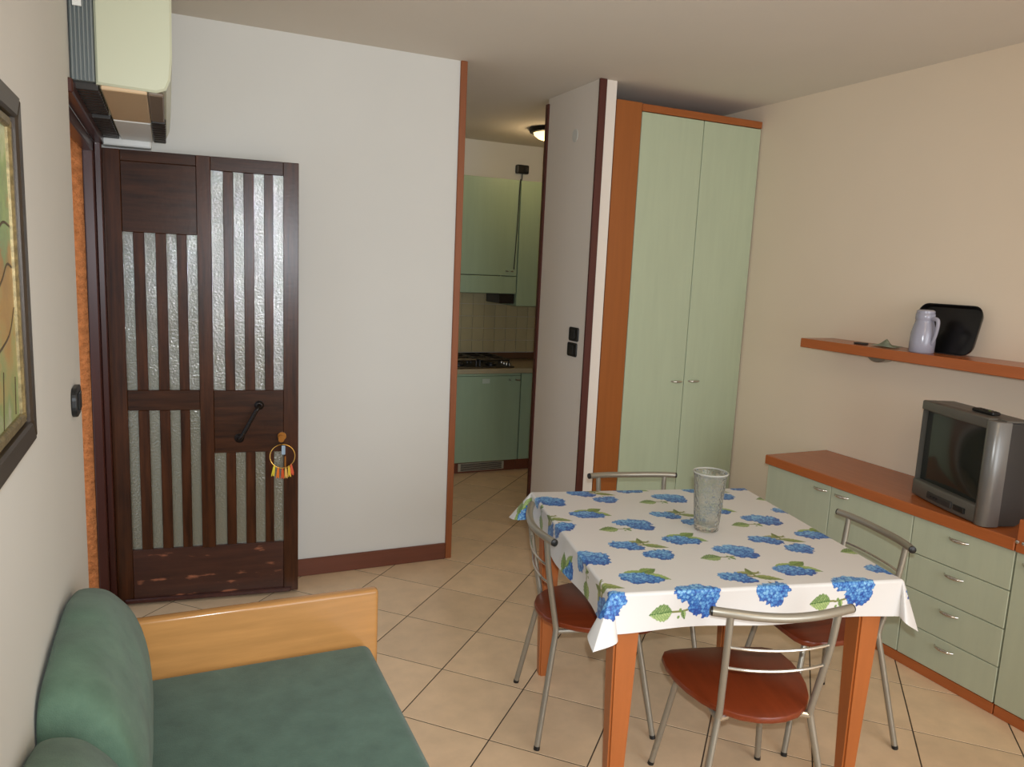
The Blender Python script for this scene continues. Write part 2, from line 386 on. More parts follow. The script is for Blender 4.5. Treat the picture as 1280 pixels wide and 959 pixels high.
for k, (x, col, rot) in enumerate(((-.036, (226, 206, 60), .35), (-.019, (226, 120, 40), .15), (0, (206, 84, 34), 0), (.014, (222, 178, 96), -.1), (.028, (224, 186, 60), -.2), (.038, (216, 96, 60), -.28))):
    zt = .075-math.sqrt(.0545**2-x*x)
    bm = tube([(x, -.002, zt+.002), (x, -.002, zt-.008)], .0035, 8)
    for f in range(9):
        a = f*.7; dx = .006*math.cos(a); dy = .004*math.sin(a)
        tube([(x+dx*.5, -.002+dy*.5, zt-.006), (x+dx-rot*.018, -.002+dy, zt-.042-.004*(f % 3))], .0019, 5, bm=bm)
    o = obj('tassel', bm, mat('tassel_thread_%d' % k, col, .8), kr, smooth=True)

# ------------------------------------------------------------------ air conditioner above the door
ac = thing('air_conditioner', 'cream air conditioner with grey ribbed side mounted high above the entrance door', 'air conditioner', (XL, 3.05, 2.04))
def profbox(pts, y0, y1, bevel=.004):
    return prism([(x, z) for x, z in pts], -y1, -y0, bevel=bevel, M=Matrix.Rotation(PI/2, 4, 'X'))
Za = 2.035
bp = [(-.176, Za), (-.02, Za-.004), (.006, Za+.006), (.018, Za+.035), (.024, Za+.10), (.027, ZC-.10), (.01, ZC-.045), (-.02, ZC-.03), (-.176, ZC-.03)]
obj('casing', profbox(bp, 2.545, 3.60, .006), m_acbody, ac, world=True, smooth=True, angle=30)
bm = B((-.238, -.178, 2.55, 3.60, Za+.005, ZC-.03), bevel=.002)
for k in range(6):
    x = -.234+k*.010
    bm2 = B((x, x+.005, 2.540, 2.552, Za+.004, ZC-.04), bevel=.001); mm = bpy.data.meshes.new('t'); bm2.to_mesh(mm); bm2.free(); bm.from_mesh(mm); bpy.data.meshes.remove(mm)
obj('ribbed_end_panel', bm, m_acgrey, ac, world=True)
obj('sticker', B((-.226, -.204, 2.534, 2.541, 2.235, 2.36), bevel=0), m_sticker, ac, world=True)
obj('underside_panel', B((-.165, -.045, 2.555, 3.10, Za-.012, Za+.002), bevel=.003), m_actan, ac, world=True)
obj('underside_cover', B((-.165, -.045, 3.11, 3.60, Za-.014, Za+.002), bevel=.003), m_white, ac, world=True)
for k in range(24):
    y = 2.57+k*.043
    if 2.98 < y < 3.06: continue
    obj('intake_fin', B((-.236, -.170, y, y+.026, Za-.016, Za+.006), bevel=.002), m_grille, ac, world=True)
obj('outlet_flap', B((-.043, .0, 2.56, 3.05, Za-.012, Za+.0), bevel=.004), mat('brown_grey_flap', (120, 104, 88), .4), ac, world=True)
for k in range(9):
    y = 3.07+k*.06
    obj('outlet_louver', B((-.043, .004, y, y+.04, Za-.016, Za+.004), bevel=.003), m_grille, ac, world=True)
pc_ = tag(obj('pipe_cover', B((XL+.003, -.052, YF-.072, YF-.001, 1.995, 2.066), bevel=.008, seg=2), m_white), 'short white pipe cover on the wall between air conditioner and open door', 'pipe cover')

# ------------------------------------------------------------------ painting on the left wall
pw = thing('framed_painting', 'framed green and ochre landscape painting with bare branches on the left wall', 'painting', (XL, 1.05, 1.24))
y0, y1, z0, z1 = .60, 1.512, 1.238, 1.81
fwid = .055
def fbar(a, b, inner=False):
    """mitred frame bar from corner a to corner b, in the wall plane (y,z)"""
for nm, w0, w1, x0, x1, mt in (('frame_bar', 0, .038, 0, .026, mat('dark_bronze_frame', (56, 46, 36), .35, .3)), ('gilt_slip', .038, .056, 0, .018, mat('worn_gilt_slip', (150, 132, 90), .4, .5, noise=((90, 90, 90), .6, 3)))):
    for side in range(4):
        c = [(y0, z0), (y1, z0), (y1, z1), (y0, z1)]
        a, b = c[side], c[(side+1) % 4]
        def ins(p, d): return (p[0]+(d if p[0] == y0 else -d), p[1]+(d if p[1] == z0 else -d))
        poly = [ins(a, w0), ins(b, w0), ins(b, w1), ins(a, w1)]
        bm = prism(poly, x0+.002, x1, bevel=.004)
        bm.transform(Matrix(((0, 0, 1, XL), (1, 0, 0, 0), (0, 1, 0, 0), (0, 0, 0, 1))))
        obj(nm, bm, mt, pw, world=True)
obj('canvas', B((XL+.002, XL+.010, y0+.05, y1-.05, z0+.05, z1-.05), bevel=0), m_paint, pw, world=True)
br = bmesh.new()
for pts in (((1.0, 1.3), (1.02, 1.45), (1.02, 1.6), (1.05, 1.74)), ((1.45, 1.60), (1.40, 1.605), (1.34, 1.59), (1.22, 1.58), (1.04, 1.52)), ((1.45, 1.535), (1.41, 1.54), (1.35, 1.51), (1.2, 1.47), (1.04, 1.42)), ((1.45, 1.47), (1.40, 1.43), (1.30, 1.41)), ((1.42, 1.30), (1.43, 1.36)), ((1.32, 1.29), (1.34, 1.38))):
    tube([(XL+.0105, y, z) for y, z in pts], .0022, 6, bm=br, smooth=4)
br.transform(Matrix.Translation((XL+.0105, 0, 0)) @ Matrix.Scale(.25, 4, (1, 0, 0)) @ Matrix.Translation((-XL-.0105, 0, 0)))
obj('painted_branches', br, mat('branch_paint', (78, 62, 40), .5), pw, world=True)

# ------------------------------------------------------------------ switches
def plate(name, label, cat, M, w_, h_, r=.012, t=.012, material=m_black, button=True, **k):
    o = thing(name, label, cat, M.translation, **k)
    R3 = Matrix.Translation(M.translation).inverted() @ M
    obj('plate', prism(rrect(w_, h_, r), 0, t, bevel=.003, seg=2, M=R3), material, o)
    if button: obj('rocker', prism(rrect(w_*.42, h_*.6, .003), t, t+.004, bevel=.0015, M=R3), mat('dark_rocker', (38, 38, 38), .3), o)
    return o
MX = Matrix(((0, 0, 1, 0), (1, 0, 0, 0), (0, 1, 0, 0), (0, 0, 0, 1)))      # local x->Y, y->Z, z->+X
MnX = Matrix(((0, 0, -1, 0), (-1, 0, 0, 0), (0, 1, 0, 0), (0, 0, 0, 1)))   # z->-X
MnY = Matrix(((1, 0, 0, 0), (0, 0, -1, 0), (0, 1, 0, 0), (0, 0, 0, 1)))    # z->-Y
plate('light_switch', 'black light switch on the left wall just before the entrance opening', 'switch', Matrix.Translation((XL, 2.30, 1.165)) @ MX, .12, .078, .03, .014)
plate('light_switch', 'upper of the two black switches on the partition beside the wardrobe', 'switch', Matrix.Translation((2.07, 3.702, 1.219)) @ MnX, .105, .078, .012, .009)
plate('light_switch', 'lower of the two black switches on the partition beside the wardrobe', 'switch', Matrix.Translation((2.07, 3.712, 1.132)) @ MnX, .105, .078, .012, .009)
plate('cover_plate', 'small round white cover plate high on the partition near the ceiling', 'cover plate', Matrix.Translation((2.07, 3.82, 2.31)) @ MnX, .06, .07, .028, .004, m_wall, button=False)

# ------------------------------------------------------------------ handles
def bow(parent, c, d, w_=.08, out=.022, nrm=(0, -1, 0), world=True, name='handle'):
    """arched bar handle: c centre, d direction along the bar, nrm outward"""
    c = Vector(c); d = Vector(d).normalized(); n = Vector(nrm)
    pts = []
    for k in range(9):
        t = -1+2*k/8; pts.append(c+d*(t*w_/2)+n*(out*(1-t*t)**.55 if abs(t) < 1 else 0))
    bm = tube(pts, [.0035, .004, .005, .0056, .006, .0056, .005, .004, .0035], 8, smooth=2)
    bm.transform(Matrix.Translation(c) @ Matrix.Scale(1.25, 4, (0, 0, 1)) @ Matrix.Translation(-c))
    return obj(name, bm, m_chrome, parent, world=world, smooth=True, angle=60)

# ------------------------------------------------------------------ wardrobe
wd = thing('wardrobe', 'tall two-door wardrobe with mint green doors and orange wood sides reaching the ceiling', 'wardrobe', (2.76, 3.85, 0))
YW = 3.58
obj('filler_panel', B((2.178, 2.338, YW, YW+.022, .0, 2.478)), m_cherry_v, wd, world=True)
obj('top_panel', B((2.338, XR-.006, YW-.004, 4.15, 2.436, 2.474)), m_cherry, wd, world=True)
obj('side_panel', B((2.318, 2.338, YW+.022, 4.15, 0, 2.436)), m_cherry_v, wd, world=True)
obj('side_panel', B((XR-.026, XR-.006, YW+.022, 4.15, 0, 2.436)), m_cherry_v, wd, world=True)
obj('back_panel', B((2.338, XR-.026, 4.13, 4.15, .08, 2.436), bevel=0), m_cherry_v, wd, world=True)
obj('plinth', B((2.338, XR-.008, YW+.01, YW+.03, 0, .06)), m_cherry, wd, world=True)
d1 = obj('door', B((2.341, 2.7535, YW, YW+.02, .062, 2.433), bevel=.0022), m_green, wd, world=True)
d2 = obj('door', B((2.7575, XR-.008, YW, YW+.02, .062, 2.433), bevel=.0022), m_green, wd, world=True)
bow(d1, (2.703, YW, .957), (1, 0, 0), .078, .02); bow(d2, (2.826, YW, .957), (1, 0, 0), .078, .02)

# ------------------------------------------------------------------ sideboard
XS = 2.767
sb = thing('sideboard', 'long low sideboard with mint green doors and drawers under the television', 'sideboard', (2.97, 2.2, 0))
obj('carcass', B((XS+.02, XR-.004, 1.605, 2.85, .045, .642), bevel=0), m_green_d, sb, world=True)
obj('plinth', B((XS+.004, XR-.01, 1.605, 2.84, 0, .043)), m_cherry_y, sb, world=True)
dA = obj('door', B((XS, XS+.019, 2.449, 2.853, .047, .640)), m_green_d, sb, world=True)
dB = obj('door', B((XS, XS+.019, 2.021, 2.445, .047, .640)), m_green_d, sb, world=True)
bow(dA, (XS, 2.508, .612), (0, 1, 0), .075, .018, (-1, 0, 0)); bow(dB, (XS, 2.385, .612), (0, 1, 0), .075, .018, (-1, 0, 0))
for a, b, hz in ((.489, .640, .604), (.341, .486, .455), (.190, .338, .304), (.047, .187, .154)):
    dr = obj('drawer', B((XS, XS+.019, 1.607, 2.017, a, b)), m_green_d, sb, world=True)
    bow(dr, (XS, 1.818, hz), (0, 1, 0), .078, .018, (-1, 0, 0))
obj('worktop', B((XS-.016, XR-.002, 1.604, 2.864, .644, .690), bevel=.003), m_cherry_y, sb, world=True)
cc = thing('end_cabinet', 'green-doored cabinet with an orange wood drop front, continuing the sideboard at the right picture edge', 'cabinet', (2.97, 1.3, 0))
obj('carcass', B((XS+.02, XR-.004, 1.0, 1.601, .045, .642), bevel=0), m_green_d, cc, world=True)
obj('plinth', B((XS+.004, XR-.01, 1.0, 1.601, 0, .043)), m_cherry_y, cc, world=True)
dC = obj('door', B((XS, XS+.019, 1.15, 1.601, .047, .640)), m_green_d, cc, world=True)
bow(dC, (XS, 1.535, .604), (0, 1, 0), .078, .018, (-1, 0, 0))
obj('drop_front', B((XS-.016, XS+.01, 1.0, 1.600, .644, .765), bevel=.003), m_cherry_y, cc, world=True)
obj('top_board', B((XS+.01, XR-.002, 1.0, 1.600, .644, .690), bevel=.003), m_cherry_y, cc, world=True)
for y in (1.592, 1.570):
    t = lathe([(0, 0), (.0065, 0), (.0065, .008), (0, .012)], 14); t.transform(Matrix.Translation((XS-.016, y, .684)) @ Matrix.Rotation(-PI/2, 4, 'Y'))
    obj('hinge_pin', t, m_chrome, cc, world=True, smooth=True)

# ------------------------------------------------------------------ television
ta = math.atan2(-.945, -.328)
tv = thing('television', 'grey box television with dark curved screen standing on the sideboard', 'television', (2.822, 1.922, .690), ta)
W_, Hh = .436, .41
hw = W_/2
# front bezel: frame of four bars round the screen
obj('bezel_side', prism([(-hw, 0), (-hw+.014, -.012), (-hw+.014, .03), (-hw, .05)], .070, Hh-.038, bevel=.003), m_tv, tv, smooth=True, angle=40)
sp = [(hw-.052, -.010), (hw-.040, -.016), (hw-.022, -.015), (hw-.006, -.006), (hw, .012), (hw, .05), (hw-.052, .03)]
obj('bezel_column', prism(sp, .004, Hh-.006, bevel=.003), m_silver, tv, smooth=True, angle=50)
def bowed(x0, x1, bulge, y1, n=10):
    f = [(x0+(x1-x0)*k/n, -bulge*(1-(2*k/n-1)**2)-.008) for k in range(n+1)]
    return f+[(x1, y1), (x0, y1)]
obj('bezel_top', prism(bowed(-hw, hw-.05, .008, .05), Hh-.040, Hh, bevel=.005, seg=2), m_tv, tv, smooth=True, angle=50)
bb = obj('bezel_bottom', prism(bowed(-hw, hw-.05, .012, .05), .004, .074, bevel=.006, seg=2), m_tv, tv, smooth=True, angle=50)
obj('control_panel', B((-.10, .05, -.0245, -.012, .020, .048), bevel=.003), m_tvd, bb)
for k in range(3):
    obj('button', tube([(-.07+k*.018, -.028, .034), (-.07+k*.018, -.022, .034)], .004, 10), m_black, bb)
obj('control_flap', B((.06, .12, -.022, -.008, .022, .044), bevel=.002), m_black, bb)
# screen: gently domed
bm = bmesh.new(); nx, nz = 20, 16; vs = {}
for i in range(nx+1):
    for j in range(nz+1):
        u = i/nx*2-1; v = j/nz*2-1; x = -hw+.012+(W_-.062)*(u+1)/2; z = .072+(Hh-.110)*(v+1)/2
        vs[i, j] = bm.verts.new((x, .012-.016*(1-u*u)*(1-v*v), z))
for i in range(nx):
    for j in range(nz): bm.faces.new((vs[i, j], vs[i+1, j], vs[i+1, j+1], vs[i, j+1]))
obj('screen', bm, m_screen, tv, smooth=True, angle=None)
# body with tapering back
bm = bmesh.new(); prev = None
for y, x_, z0_, z1_ in ((.03, hw-.003, .006, Hh-.004), (.13, hw-.006, .006, Hh-.010), (.20, hw-.05, .02, Hh-.06), (.30, hw-.10, .04, Hh-.12)):
    ring = [bm.verts.new((a, y, b)) for a, b in ((-x_, z0_), (x_, z0_), (x_, z1_), (-x_, z1_))]
    if prev:
        for k in range(4): bm.faces.new((prev[k], prev[(k+1) % 4], ring[(k+1) % 4], ring[k]))
    else: bm.faces.new(ring[::-1])
    prev = ring
bm.faces.new(prev); bmesh.ops.recalc_face_normals(bm, faces=bm.faces)
bmesh.ops.bevel(bm, geom=bm.edges[:], offset=.006, segments=2, affect='EDGES')
obj('rear_housing', bm, m_tvd, tv, smooth=True, angle=40)
obj('top_cover', B((-hw+.002, hw-.004, .03, .128, Hh-.010, Hh-.001), bevel=.003), m_tv, tv)
for x in (-.15, .15): obj('foot', B((x-.02, x+.02, .03, .10, 0, .008), bevel=.002), m_black, tv)
rc = thing('remote_control', 'black remote control lying on top of the television', 'remote control', tuple(tv.matrix_basis @ Vector((.07, .055, Hh+.0005))), ta+.03)
obj('body', B((-.055, .055, -.018, .018, 0, .014), bevel=.005, seg=2), m_black, rc)
for a in range(6):
    for b in range(2): obj('button', B((-.040+a*.015, -.032+a*.015, -.009+b*.012, -.003+b*.012, .0135, .0155), bevel=.001), mat('button_green', (120, 150, 70), .5) if (a, b) == (4, 0) else m_tvd, rc)

# ------------------------------------------------------------------ shelf with its things
ZS = 1.283
sh = thing('wall_shelf', 'orange wood wall shelf above the television', 'shelf', (3.06, 2.1, ZS-.046))
obj('board', B((2.95, XR-.001, 1.05, 2.905, ZS-.046, ZS), bevel=.003), m_cherry_y, sh, world=True)
for y in (2.54, 1.62):
    pts = [(-.0+.055*math.cos(t), .034*math.sin(t)) for t in [PI+PI*k/12 for k in range(13)]]
    bm = prism([(a, b) for a, b in pts], -.03, .03, bevel=.003, M=Matrix.Translation((3.10, y, ZS-.046)) @ Matrix.Rotation(PI/2, 4, 'Z') @ Matrix.Rotation(PI/2, 4, 'X'))
    obj('bracket', bm, m_steel, sh, world=True)
tr = tag(bpy.data.objects.new('serving_tray', None), 'black rectangular serving tray leaning against the wall on the shelf', 'tray'); COL.objects.link(tr)
tr.location = (3.095, 2.235, ZS+.001)
tr.rotation_euler = (0, math.radians(15), 0)
TM = Matrix.Translation((.0, 0, .107)) @ MnX @ Matrix.Scale(.93, 4, (1, 0, 0))
bm = bmesh.new(); rings = []
for w0, h0, r0, z0_ in ((.30, .198, .04, 0), (.318, .212, .045, .020), (.326, .220, .048, .021), (.326, .220, .048, .017), (.306, .202, .042, -.004)):
    rings.append([bm.verts.new((x, y, z0_)) for x, y in rrect(w0, h0, r0)])
n = len(rings[0])
for a, b in zip(rings, rings[1:]):
    for k in range(n): bm.faces.new((a[k], a[(k+1) % n], b[(k+1) % n], b[k]))
bm.faces.new(rings[0]); bm.faces.new(rings[-1][::-1]); bmesh.ops.recalc_face_normals(bm, faces=bm.faces)
bm.transform(TM)
obj('pan', bm, mat('glossy_black_lacquer', (16, 14, 14), .22), tr, smooth=True, angle=40)
jg = thing('thermos_jug', 'pale lilac plastic jug with a handle standing in front of the black tray', 'jug', (3.025, 2.275, ZS+.0005))
obj('body', lathe([(0, 0), (.048, 0), (.051, .004), (.052, .05), (.050, .085), (.043, .115), (.037, .135), (.0365, .142), (.039, .145), (.039, .168), (.036, .172), (0, .173)], 40), m_jug, jg, smooth=True, angle=50)
obj('lid', lathe([(0, .172), (.037, .172), (.037, .182), (.030, .187), (0, .188)], 32), m_jug, jg, smooth=True, angle=50)
hl = tube([(.030, 0, .150), (.062, 0, .150), (.074, 0, .138), (.072, 0, .10), (.060, 0, .055), (.046, 0, .04)], [.009, .009, .008, .0075, .007, .007], 10, smooth=4); hl.transform(Matrix.Rotation(math.radians(-100), 4, 'Z'))
obj('handle', hl, m_jug, jg, smooth=True)
obj('spout', prism([(-.012, 0), (.012, 0), (0, .018)], .150, .170, M=Matrix.Rotation(math.radians(170), 4, 'Z') @ Matrix.Translation((0, .036, 0))), m_jug, jg)
# crumpled cloth
bm = bmesh.new(); n = 22; vs = {}
rr = np.random.RandomState(3); ph = rr.rand(6)*6
for i in range(n+1):
    for j in range(n+1):
        x = (i/n-.5)*.085; y = (j/n-.5)*.13; e = max(0, 1-max(abs(i/n-.5), abs(j/n-.5))*2)
        z = .004+.038*e**.45*(.62+.30*math.sin(60*x+ph[0]+1.2*math.sin(40*y+ph[1])))*(.6+.4*math.sin(60*y+ph[2]))
        vs[i, j] = bm.verts.new((x+.006*math.sin(60*y), y+.008*math.sin(50*x), max(z, .001)))
for i in range(n):
    for j in range(n): bm.faces.new((vs[i, j], vs[i+1, j], vs[i+1, j+1], vs[i, j+1]))
bmesh.ops.solidify(bm, geom=bm.faces[:], thickness=.0015)
bm.transform(Matrix.Translation((3.05, 2.475, ZS+.0016)))
tag(obj('crumpled_cloth', bm, m_clothbit, smooth=True, angle=None), 'crumpled pale green cloth lying on the shelf left of the tray', 'cloth')
o = tag(obj('sunglasses_case', B((3.0, 3.035, 2.56, 2.62, ZS+.0005, ZS+.010), bevel=.004, seg=2), m_tvd), 'small flat dark object on the shelf left of the crumpled cloth', 'small case')
o.name = 'small_case'

# ------------------------------------------------------------------ daybed
sf = thing('daybed', 'daybed with green velour mattress and honey coloured wooden end board in the near left corner', 'sofa', (.15, 1.2, 0))
bm = B((XL+.02, .538, .10, 2.138, .20, .418), bevel=.028, seg=4)
obj('mattress', bm, m_fabric, sf, world=True, smooth=True, angle=None)
poly = [(.05, .045)]
bmx = B((XL+.012, .568, 2.146, 2.184, .04, .578), bevel=.011, seg=3)
obj('end_board', bmx, m_beech, sf, world=True, smooth=True, angle=50)
obj('end_board', B((XL+.012, .568, .05, .088, .04, .578), bevel=.011, seg=3), m_beech, sf, world=True, smooth=True, angle=50)
obj('side_rail', B((.498, .53, .088, 2.146, .10, .235), bevel=.006), m_beech, sf, world=True)
obj('side_rail', B((XL+.015, XL+.045, .088, 2.146, .10, .235), bevel=.006), m_beech, sf, world=True)
for x, y in ((.50, 2.15), (XL+.03, 2.15), (.50, .055), (XL+.03, .055)): obj('foot', B((x, x+.04, y, y+.03, 0, .045), bevel=.003), m_beech, sf, world=True)
PROF = [(0, .004), (0, .12), (-.006, .24), (-.006, .33), (.000, .348), (.018, .357), (.046, .355), (.080, .344), (.108, .315), (.134, .275), (.156, .225), (.171, .17), (.178, .115), (.179, .06), (.174, .02), (.160, .004), (.11, 0), (.05, 0)]
def bolster(label, y0, y1, k_=1.0):
    bm = bmesh.new(); prev = None; n = len(PROF)
    L0 = y1-y0
    secs = [(y0, .84), (y0+.012, .92), (y0+.035, .97), (y0+.08, 1.0)]+[(y0+.08+(L0-.38)*k/8, 1.0) for k in range(1, 9)]+[(y1-.22, .97), (y1-.14, .92), (y1-.08, .865), (y1-.04, .82), (y1-.015, .775), (y1, .70)]
    for y, s_ in secs:
        ring = []
        for a, b in PROF:
            wob = 1+.010*math.sin(31*y+9*b*10)
            ring.append(bm.verts.new((XL+.008+a*(.5+.5*s_)*wob*k_, y, .4188+b*s_*k_*(wob if b > .01 else 1))))
        if prev:
            for k in range(n): bm.faces.new((prev[k], prev[(k+1) % n], ring[(k+1) % n], ring[k]))
        else: c0 = ring
        prev = ring
    bm.faces.new(c0[::-1]); bm.faces.new(prev); bmesh.ops.recalc_face_normals(bm, faces=bm.faces)
    o = tag(obj('bolster', bm, m_fabric2, smooth=True, angle=None), label, 'cushion', 'green velour bolsters along the wall')
    md = o.modifiers.new('sub', 'SUBSURF'); md.levels = 1; md.render_levels = 2
    return o
bolster('far green velour bolster against the wall, beside the wooden end board', 1.478, 2.138)
bolster('near green velour bolster cut off by the bottom left picture corner', 0.85, 1.474, 1.0)

# ------------------------------------------------------------------ dining table
TA = math.radians(-12.3); TC = Vector((1.57, 1.97, 0))
U0, U1, V0, V1, ZT = -.415, .475, -.447, .464, .720
tb = thing('dining_table', 'square orange wood dining table under the flowered tablecloth', 'table', TC, TA)
obj('table_top', B((U0+.006, U1-.006, V0+.006, V1-.006, .690, .7165), bevel=.004), m_leg, tb)
for a in (B((U0+.05, U1-.05, V0+.035, V0+.055, .635, .690)), B((U0+.05, U1-.05, V1-.055, V1-.035, .635, .690)), B((U0+.035, U0+.055, V0+.05, V1-.05, .635, .690)), B((U1-.055, U1-.035, V0+.05, V1-.05, .635, .690))):
    obj('apron', a, m_leg, tb)
for su in (-1, 1):
    for sv in (-1, 1):
        cx = U0+.022 if su < 0 else U1-.022; cy = V0+.022 if sv < 0 else V1-.022
        bm = bmesh.new(); prev = None
        for z, wi, ins_ in ((.690, .075, .0), (.60, .073, .002), (.30, .058, .010), (0, .042, .018)):
            ax, ay = cx-su*ins_, cy-sv*ins_
            ring = [bm.verts.new((x, y, z)) for x, y in ((ax, ay), (ax-su*wi, ay), (ax-su*wi, ay-sv*wi), (ax, ay-sv*wi))]
            if prev:
                for k in range(4): bm.faces.new((prev[k], prev[(k+1) % 4], ring[(k+1) % 4], ring[k]))
            else: bm.faces.new(ring)
            prev = ring
        bm.faces.new(prev); bmesh.ops.recalc_face_normals(bm, faces=bm.faces)
        bmesh.ops.bevel(bm, geom=[e for e in bm.edges if abs(e.verts[0].co.z-e.verts[1].co.z) > .01], offset=.006, segments=2, affect='EDGES')
        obj('leg', bm, m_leg, tb, smooth=True, angle=40)

# ------------------------------------------------------------------ tablecloth with its print
NG = 740; OV = .113
us = np.linspace(U0-OV, U1+OV, NG); vs_ = np.linspace(V0-OV, V1+OV, NG)
UU, VV = np.meshgrid(us, vs_, indexing='ij')
def lin(c): return np.array(s2l(c))
colr = np.ones((NG, NG, 3))*lin((214, 210, 205))
gx = .0085
def hash2(i, j, k=0):
    v = np.sin(i*127.1+j*311.7+k*74.7)*43758.5453; return v-np.floor(v)
gi, gj = np.floor(UU/gx), np.floor(VV/gx)
best = np.full(UU.shape, 9.); ci = np.zeros_like(UU); cj = np.zeros_like(UU); cu = np.zeros_like(UU); cv = np.zeros_like(UU)
for di in (-1, 0, 1):
    for dj in (-1, 0, 1):
        a, b = gi+di, gj+dj; pu = (a+.5*(b % 2)+.1+.7*hash2(a, b))*gx; pv = (b+.1+.7*hash2(a, b, 1))*gx
        d = np.hypot(UU-pu, VV-pv); mk = d < best
        best[mk] = d[mk]; ci[mk] = a[mk]; cj[mk] = b[mk]; cu[mk] = pu[mk]; cv[mk] = pv[mk]
tone = hash2(ci, cj, 2)
def flower(cx, cy, lobes):
    ins_ = np.zeros(UU.shape, bool); shade = np.zeros(UU.shape)
    for lx, ly, rx, ry in lobes:
        e = ((cu-cx-lx*1.12)/(rx*1.13))**2+((cv-cy-ly*1.15)/(ry*1.2))**2; ins_ |= e < 1
        shade = np.maximum(shade, np.clip(1-e, 0, 1))
    k = np.clip(.22+.62*tone+.22*shade+.25*(cv-cy)/.04+.18*np.cos(np.arctan2(VV-cv, UU-cu)*4+tone*6)-.42*(best/(gx*.6))**2, 0, 1)[..., None]
    c = np.where(k < .5, lin((30, 66, 142))*(1-2*k)+lin((62, 124, 190))*(2*k), lin((62, 124, 190))*(2-2*k)+lin((140, 192, 220))*(2*k-1))
    colr[ins_] = c[ins_]
def leaf_(x, y, ang_, ln, wdt, c1=(48, 92, 36), c2=(178, 196, 128)):
    ln *= 1.12; wdt *= 1.25; a = math.radians(ang_); du = (UU-x)*math.cos(a)+(VV-y)*math.sin(a); dv = -(UU-x)*math.sin(a)+(VV-y)*math.cos(a)
    t = du/ln; half = wdt*.5*np.sin(PI*np.clip(t, 0, 1)**.72)*(1+.06*np.sin(t*40))
    ins_ = (t > 0) & (t < 1) & (np.abs(dv) < half)
    vein = .5+.5*np.sin((t*9+np.abs(dv)/wdt*5)*2*PI); k = np.clip(.2+.6*vein*hash2(np.floor(du/.003), np.floor(dv/.003))+.25*(dv > 0)-.5*(np.abs(dv) < .0014), 0, 1)[..., None]
    colr[ins_] = (lin(c1)*(1-k)+lin(c2)*k)[ins_]
def stem(x0, y0, x1, y1, wdt=.0032, c=(120, 122, 70)):
    dx, dy = x1-x0, y1-y0; L2 = dx*dx+dy*dy; t = np.clip(((UU-x0)*dx+(VV-y0)*dy)/L2, 0, 1)
    d = np.hypot(UU-x0-t*dx, VV-y0-t*dy+.006*np.sin(t*PI)); ins_ = d < wdt
    colr[ins_] = lin(c)
for i in range(-5, 6):
    for j in range(-5, 6):
        ox = -.155+i*.252+j*.235; oy = .078+i*.278-j*.272
        if not (U0-OV-.35 < ox < U1+OV+.2 and V0-OV-.2 < oy < V1+OV+.3): continue
        # motif A: double head with a leaf on the left
        stem(ox-.075, oy-.040, ox-.005, oy-.030); stem(ox-.045, oy-.036, ox-.050, oy-.058, .004, (110, 140, 70))
        leaf_(ox-.070, oy-.040, 184, .062, .040)
        leaf_(ox-.038, oy-.038, 285, .026, .012)
        flower(ox, oy, ((-.026, .016, .032, .026), (.004, .018, .034, .028), (.036, .006, .026, .028), (.008, -.016, .030, .030), (.030, -.026, .026, .026)))
        # motif B: two heads joined by twigs
        bx, by = ox+.157, oy+.088; cx_, cy_ = ox+.232, oy+.006
        stem(bx+.02, by+.012, bx+.100, by-.006, .005, (132, 124, 76)); stem(bx+.060, by+.004, bx+.056, by+.050, .004, (112, 116, 66)); stem(bx+.062, by-.002, cx_+.005, cy_+.03, .004, (120, 110, 66)); stem(bx+.056, by+.026, bx+.085, by+.030, .003, (126, 128, 70))
        leaf_(bx+.005, by+.026, -4, .075, .022, (100, 112, 50), (176, 176, 116)); leaf_(bx+.055, by+.002, -24, .075, .026, (84, 108, 46), (170, 176, 110)); leaf_(bx+.052, by+.010, 84, .045, .016, (84, 100, 44), (140, 150, 86))
        flower(bx, by, ((-.022, .006, .026, .026), (.004, .0, .030, .028), (.018, -.020, .030, .018)))
        flower(cx_, cy_, ((-.016, .0, .030, .026), (.014, .004, .030, .028), (.004, -.014, .028, .024)))
        # motif C: wide head with leaves above and to the right
        ex_, ey = ox+.109, oy-.160
        leaf_(ex_-.045, ey+.030, 12, .072, .026, (96, 130, 62), (168, 186, 110)); leaf_(ex_+.012, ey+.036, 22, .052, .034, (66, 100, 44), (150, 172, 92)); leaf_(ex_+.028, ey+.022, -38, .062, .030, (88, 128, 58), (178, 194, 122))
        stem(ex_+.01, ey+.01, ex_+.04, ey+.045, .003)
        flower(ex_, ey, ((-.030, .008, .028, .022), (-.004, .002, .034, .030), (.024, -.012, .030, .022), (-.012, -.016, .030, .018)))
# drape
R_ = .009
du = np.where(UU < U0, UU-U0, np.where(UU > U1, UU-U1, 0)); dv = np.where(VV < V0, VV-V0, np.where(VV > V1, VV-V1, 0))
r = np.hypot(du, dv); arc = R_*PI/2
out = np.where(r < arc, R_*np.sin(np.minimum(r, arc)/R_), R_)
dn = np.where(r < arc, R_*(1-np.cos(np.minimum(r, arc)/R_)), R_+(r-arc))
wave = .0+.010*np.sin(UU*13+.7)*(np.abs(dv) > 0)+.012*np.sin(VV*11+1.3)*(np.abs(du) > 0)+.05*r
bu = np.clip(UU, U0, U1); bv = np.clip(VV, V0, V1)
side_u = (np.abs(du) > 0) & (dv == 0); side_v = (np.abs(dv) > 0) & (du == 0); cor = (np.abs(du) > 0) & (np.abs(dv) > 0)
PX = bu.copy(); PY = bv.copy(); PZ = np.full(UU.shape, ZT)
o_ = out+wave*np.clip((r-arc)/.1, 0, 1)
PX = PX+np.sign(du)*side_u*o_; PY = PY+np.sign(dv)*side_v*o_; PZ = PZ-(side_u | side_v)*dn
